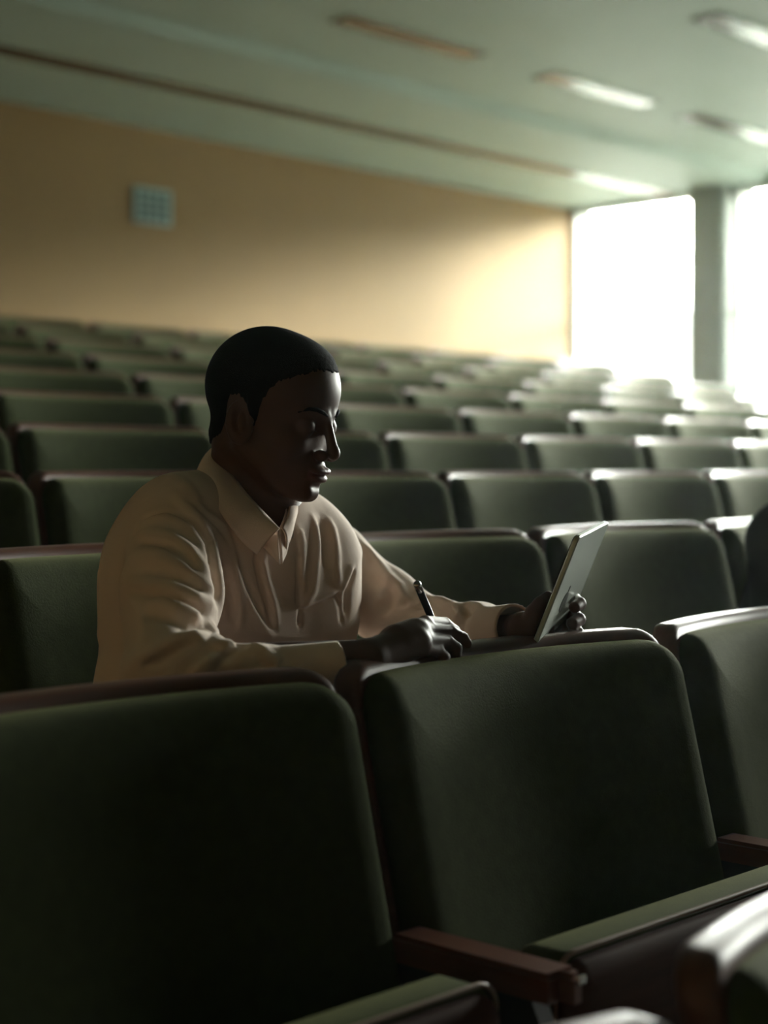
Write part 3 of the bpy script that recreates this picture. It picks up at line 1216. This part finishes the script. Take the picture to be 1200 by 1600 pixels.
# leaf: top fold line (A) and outer edge (B)
A_ = [P(437, 826, 2.075), P(412, 800, 2.085), P(380, 765, 2.105), P(352, 728, 2.14), P(338, 699, 2.19), P(352, 690, 2.26),
      P(392, 700, 2.31), P(432, 735, 2.29), P(452, 768, 2.22), P(450, 800, 2.13), P(440, 826, 2.085)]
B_ = [P(402, 866, 2.045), P(378, 846, 2.035), P(352, 812, 2.045), P(328, 772, 2.085), P(308, 738, 2.16), P(330, 722, 2.29),
      P(398, 730, 2.36), P(448, 758, 2.34), P(462, 785, 2.25), P(458, 825, 2.13), P(446, 862, 2.07)]
for i_ in (0, 1, 2, 9, 10):
    pr = B_[i_] - CAMP
    zc = pr @ -CAM_T
    px_ = 600 + FPX * (pr @ CAM_R) / zc
    py_ = HZ - FPX * pr[2] / zc
    h_ = hit(shirt_raw, px_, py_)
    if h_ is not None:
        B_[i_] = h_ + (CAMP - h_) / np.linalg.norm(CAMP - h_) * .007
co = sheet('collar', A_, B_, .0022, bulge, 60, 10)
# band inside the collar
A2 = [p + (nc - p) * np.array([.06, .06, 0]) for p in A_]
B2 = [p + np.array([0, 0, -.045]) + (nc - p) * np.array([.0, .0, 0]) for p in A_]
sheet('collar_band', A2, B2, .002, None, 60, 4)

# shirt buttons on the placket
for (x, y) in ((452, 836),):
    c = hit(shirt, x, y)
    bm = bmesh.new()
    bmesh.ops.create_cone(bm, cap_ends=True, segments=20, radius1=.0055, radius2=.005, depth=.0025,
                          matrix=Matrix.Translation(Vector(c)) @ Matrix.Rotation(R(90), 4, 'X') @ Matrix.Translation((0, 0, .002)))
    me = bpy.data.meshes.new('button')
    bm.to_mesh(me)
    bm.free()
    link('button', me, M['button'], man)


# trousers and shoes, behind the seats
def trousers(p):
    d = ell(p, HIP + np.array([0, 0.02, -.07]), (.18, .10, .10))
    for sx in (-1, 1):
        hp_ = HIP + np.array([sx * .09, 0, -.06])
        kn = np.array([HIP[0] + sx * .13, 1.375, row_z(1) + .47])
        an = np.array([HIP[0] + sx * .12, 1.52, row_z(1) + .11])
        d = smin(d, chain(p, [hp_, kn, an], [.088, .064, .052], .01), .02)
    return np.maximum(d, row_z(1) + .09 - p[:, 2])


pos, q = nets(trousers, (1.05, 1.2, row_z(1) + .05), (1.85, 1.95, row_z(1) + .62), .005, 1)
link('trousers', np_mesh('trousers', pos, q), M['trousers'], man)
for sx in (-1, 1):
    c = np.array([HIP[0] + sx * .12, 1.50, row_z(1) + .045])

    def shoe(p, c=c):
        d = chain(p, [c + np.array([0, .06, 0]), c + np.array([0, -.03, 0]), c + np.array([sx * .01, -.09, -.008])], [.042, .046, .036], .02)
        d = smin(d, cone(p, c + np.array([0, .03, 0]), c + np.array([0, .02, .06]), .04, .045), .02)
        return np.maximum(d, row_z(1) + .003 - p[:, 2])
    pos, q = nets(shoe, c - .2, c + .2, .005, 1)
    link('shoe', np_mesh('shoe', pos, q), M['shoe'], man)

# ------------------------------------------------------------------ tablet
TL = P(903, 838, 2.075)
TR = P(950, 814, 2.235)
BL = P(824, 1000, 2.045)
t2 = TR - TL
t1 = TL - BL
t1 /= np.linalg.norm(t1)
t2w = np.linalg.norm(t2)
t2 = t2 / t2w
t1 = t1 - t2 * (t1 @ t2)
t1 /= np.linalg.norm(t1)
tn = np.cross(t1, t2)
if tn @ (CAMP - TL) < 0:
    tn = -tn                        # outward normal of the back, towards the camera side
TLEN = .225
tabc = TL + t2 * t2w / 2 - t1 * TLEN / 2
tab = empty('tablet', tuple(tabc - t1 * TLEN / 2))
tag(tab, 'thin silver tablet held upright in the left hand above the middle near seat', 'tablet')
rot = Matrix((Vector(t2), Vector(t1), Vector(tn))).transposed().to_4x4()


def tab_mesh(name, hw, hh, r, z0, z1, rim=0.0):
    bm = bmesh.new()
    n_ = 6
    rings = []
    for (ins, z) in ((rim, z0), (0, z0 + rim), (0, z1 - rim), (rim, z1)):
        pts = []
        for (sx, sy, a0) in ((1, 1, 0), (-1, 1, 90), (-1, -1, 180), (1, -1, 270)):
            for i in range(n_ + 1):
                a = R(a0 + 90 * i / n_)
                rr = max(r - ins, .0005)
                pts.append(bm.verts.new((sx * (hw - r) + rr * math.cos(a), sy * (hh - r) + rr * math.sin(a), z)))
        rings.append(pts)
    m_ = len(rings[0])
    for i in range(3):
        for j in range(m_):
            bm.faces.new((rings[i][j], rings[i][(j + 1) % m_], rings[i + 1][(j + 1) % m_], rings[i + 1][j]))
    bm.faces.new(list(reversed(rings[0])))
    bm.faces.new(rings[3])
    bmesh.ops.recalc_face_normals(bm, faces=list(bm.faces))
    me = bpy.data.meshes.new(name)
    bm.to_mesh(me)
    bm.free()
    return me


def put(o, offset=(0, 0, 0)):
    o.matrix_parent_inverse = Matrix.Identity(4)
    o.matrix_local = Matrix.Translation(Vector(tabc) - Vector(tab.location)) @ rot @ Matrix.Translation(offset)


c1_ = link('back_case', tab_mesh('back_case', t2w / 2, TLEN / 2, .009, -.0045, .0025, .0015), M['tablet'], tab)
put(c1_)
c2_ = link('screen', tab_mesh('screen', t2w / 2 - .003, TLEN / 2 - .003, .007, -.0056, -.0046, .0), M['bezel'], tab)
put(c2_)
# dark emblem on the back case
bm = bmesh.new()
bmesh.ops.create_cone(bm, cap_ends=True, segments=28, radius1=.014, radius2=.014, depth=.0006, matrix=Matrix.Diagonal((1, 1.05, 1, 1)))
bmesh.ops.create_cone(bm, cap_ends=True, segments=12, radius1=.004, radius2=.004, depth=.0006, matrix=Matrix.Translation((.003, .019, 0)) @ Matrix.Diagonal((.7, 1.2, 1, 1)))
me = bpy.data.meshes.new('emblem')
bm.to_mesh(me)
bm.free()
lg = link('emblem', me, M['logo'], tab)
e1 = hit(lambda p: ((p - TL) @ tn), 878, 940)
dd = e1 - tabc
put(lg, (float(dd @ t2), float(dd @ t1), .0028))
lg['label'] = 'small dark round emblem'

# ------------------------------------------------------------------ pen
a = P(651, 911, 1.965)
b = P(695, 1016, 2.072)
d_ = (b - a) / np.linalg.norm(b - a)
Lp = np.linalg.norm(b - a)
pn = empty('pen', tuple(b))
tag(pn, 'slim dark blue pen with a metal top held in the right hand', 'pen')
qrot = Vector(-d_).to_track_quat('Z', 'Y').to_matrix().to_4x4()


def pen_part(name, prof, m):
    vs, fs = [], []
    n_ = 16
    for (z, r) in prof:
        for j in range(n_):
            t = 2 * math.pi * j / n_
            vs.append((r * math.cos(t), r * math.sin(t), z))
    for i in range(len(prof) - 1):
        for j in range(n_):
            fs.append((i * n_ + j, i * n_ + (j + 1) % n_, (i + 1) * n_ + (j + 1) % n_, (i + 1) * n_ + j))
    fs.append(tuple(range(n_)))
    fs.append(tuple(range((len(prof) - 1) * n_, len(prof) * n_)))
    o = link(name, pydata(name, vs, fs), m, pn, True)
    o.matrix_local = qrot
    return o


pen_part('barrel', [(.016, .0036), (.03, .0046), (Lp - .016, .0046), (Lp - .0155, .004)], M['pen'])
pen_part('tip', [(0, .0005), (.004, .001), (.016, .0036)], M['chrome'])
tp = pen_part('cap', [(Lp - .0155, .0048), (Lp - .002, .0048), (Lp, .0038)], M['chrome'])
tp['label'] = 'metal top'
cl = link('clip', boxes_mesh('clip', [(-.0012, .0012, .0048, .0062, Lp - .045, Lp - .004)], .0004), M['chrome'], pn)
cl.matrix_local = qrot


# ------------------------------------------------------------------ second person, a dark shoulder at the right edge
B0 = np.array([2.98, 1.62, row_z(1)])


def other(p):
    d = cone(p, B0 + np.array([0, .05, .58]), B0 + np.array([0, .0, .80]), .16, .13)
    d = smin(d, cone(p, B0 + np.array([-.15, 0, .82]), B0 + np.array([.16, .02, .82]), .075, .075), .06)
    d = smin(d, chain(p, [B0 + np.array([-.18, 0, .81]), B0 + np.array([-.22, -.03, .56]), B0 + np.array([-.05, -.16, .56])], [.07, .06, .035], .02), .03)
    d = smin(d, chain(p, [B0 + np.array([.18, .02, .81]), B0 + np.array([.24, .00, .56]), B0 + np.array([.06, -.16, .56])], [.07, .06, .035], .02), .03)
    d = smin(d, cone(p, B0 + np.array([0, 0, .86]), B0 + np.array([0, -.03, .97]), .06, .055), .03)
    d = smin(d, ell(p, B0 + np.array([0, -.05, 1.07]), (.075, .095, .115)), .02)
    for sx in (-1, 1):
        d = smin(d, chain(p, [B0 + np.array([sx * .09, .03, .52]), B0 + np.array([sx * .12, -.20, .49]), B0 + np.array([sx * .12, -.10, .06])],
                          [.085, .06, .045], .01), .03)
    return np.maximum(d, row_z(1) + .002 - p[:, 2])


pos, q = nets(other, (2.7, 1.25, row_z(1) - .02), (3.5, 1.95, 1.45), .006, 2)
ot = link('person', np_mesh('person', pos, q), M['black_cloth'])
tag(ot, 'person in black clothes, only a dark shoulder and arm showing at the right edge', 'person')


# ------------------------------------------------------------------ scattering volume added to imitate lens bloom round the windows
bloom_m = bpy.data.materials.new('bloom_volume')
bloom_m.use_nodes = True
n = bloom_m.node_tree
n.nodes.clear()
ho = n.nodes.new('ShaderNodeOutputMaterial')
hv = n.nodes.new('ShaderNodeVolumeScatter')
hv.inputs['Color'].default_value = (0.9, 1.0, 0.92, 1)
hv.inputs['Density'].default_value = 0.0016
hv.inputs['Anisotropy'].default_value = 0.75
n.links.new(hv.outputs[0], ho.inputs['Volume'])
bloom_vol = link('lens_bloom', boxes_mesh('lens_bloom', [(XL + .01, XW - .01, YF + .01, YB - .01, -.55, ZM + .05)]), bloom_m)
bloom_vol['kind'] = 'stuff'
bloom_vol['label'] = 'thin pale veil added to imitate lens bloom, brightest by the windows'
bloom_vol['category'] = 'lens_bloom'
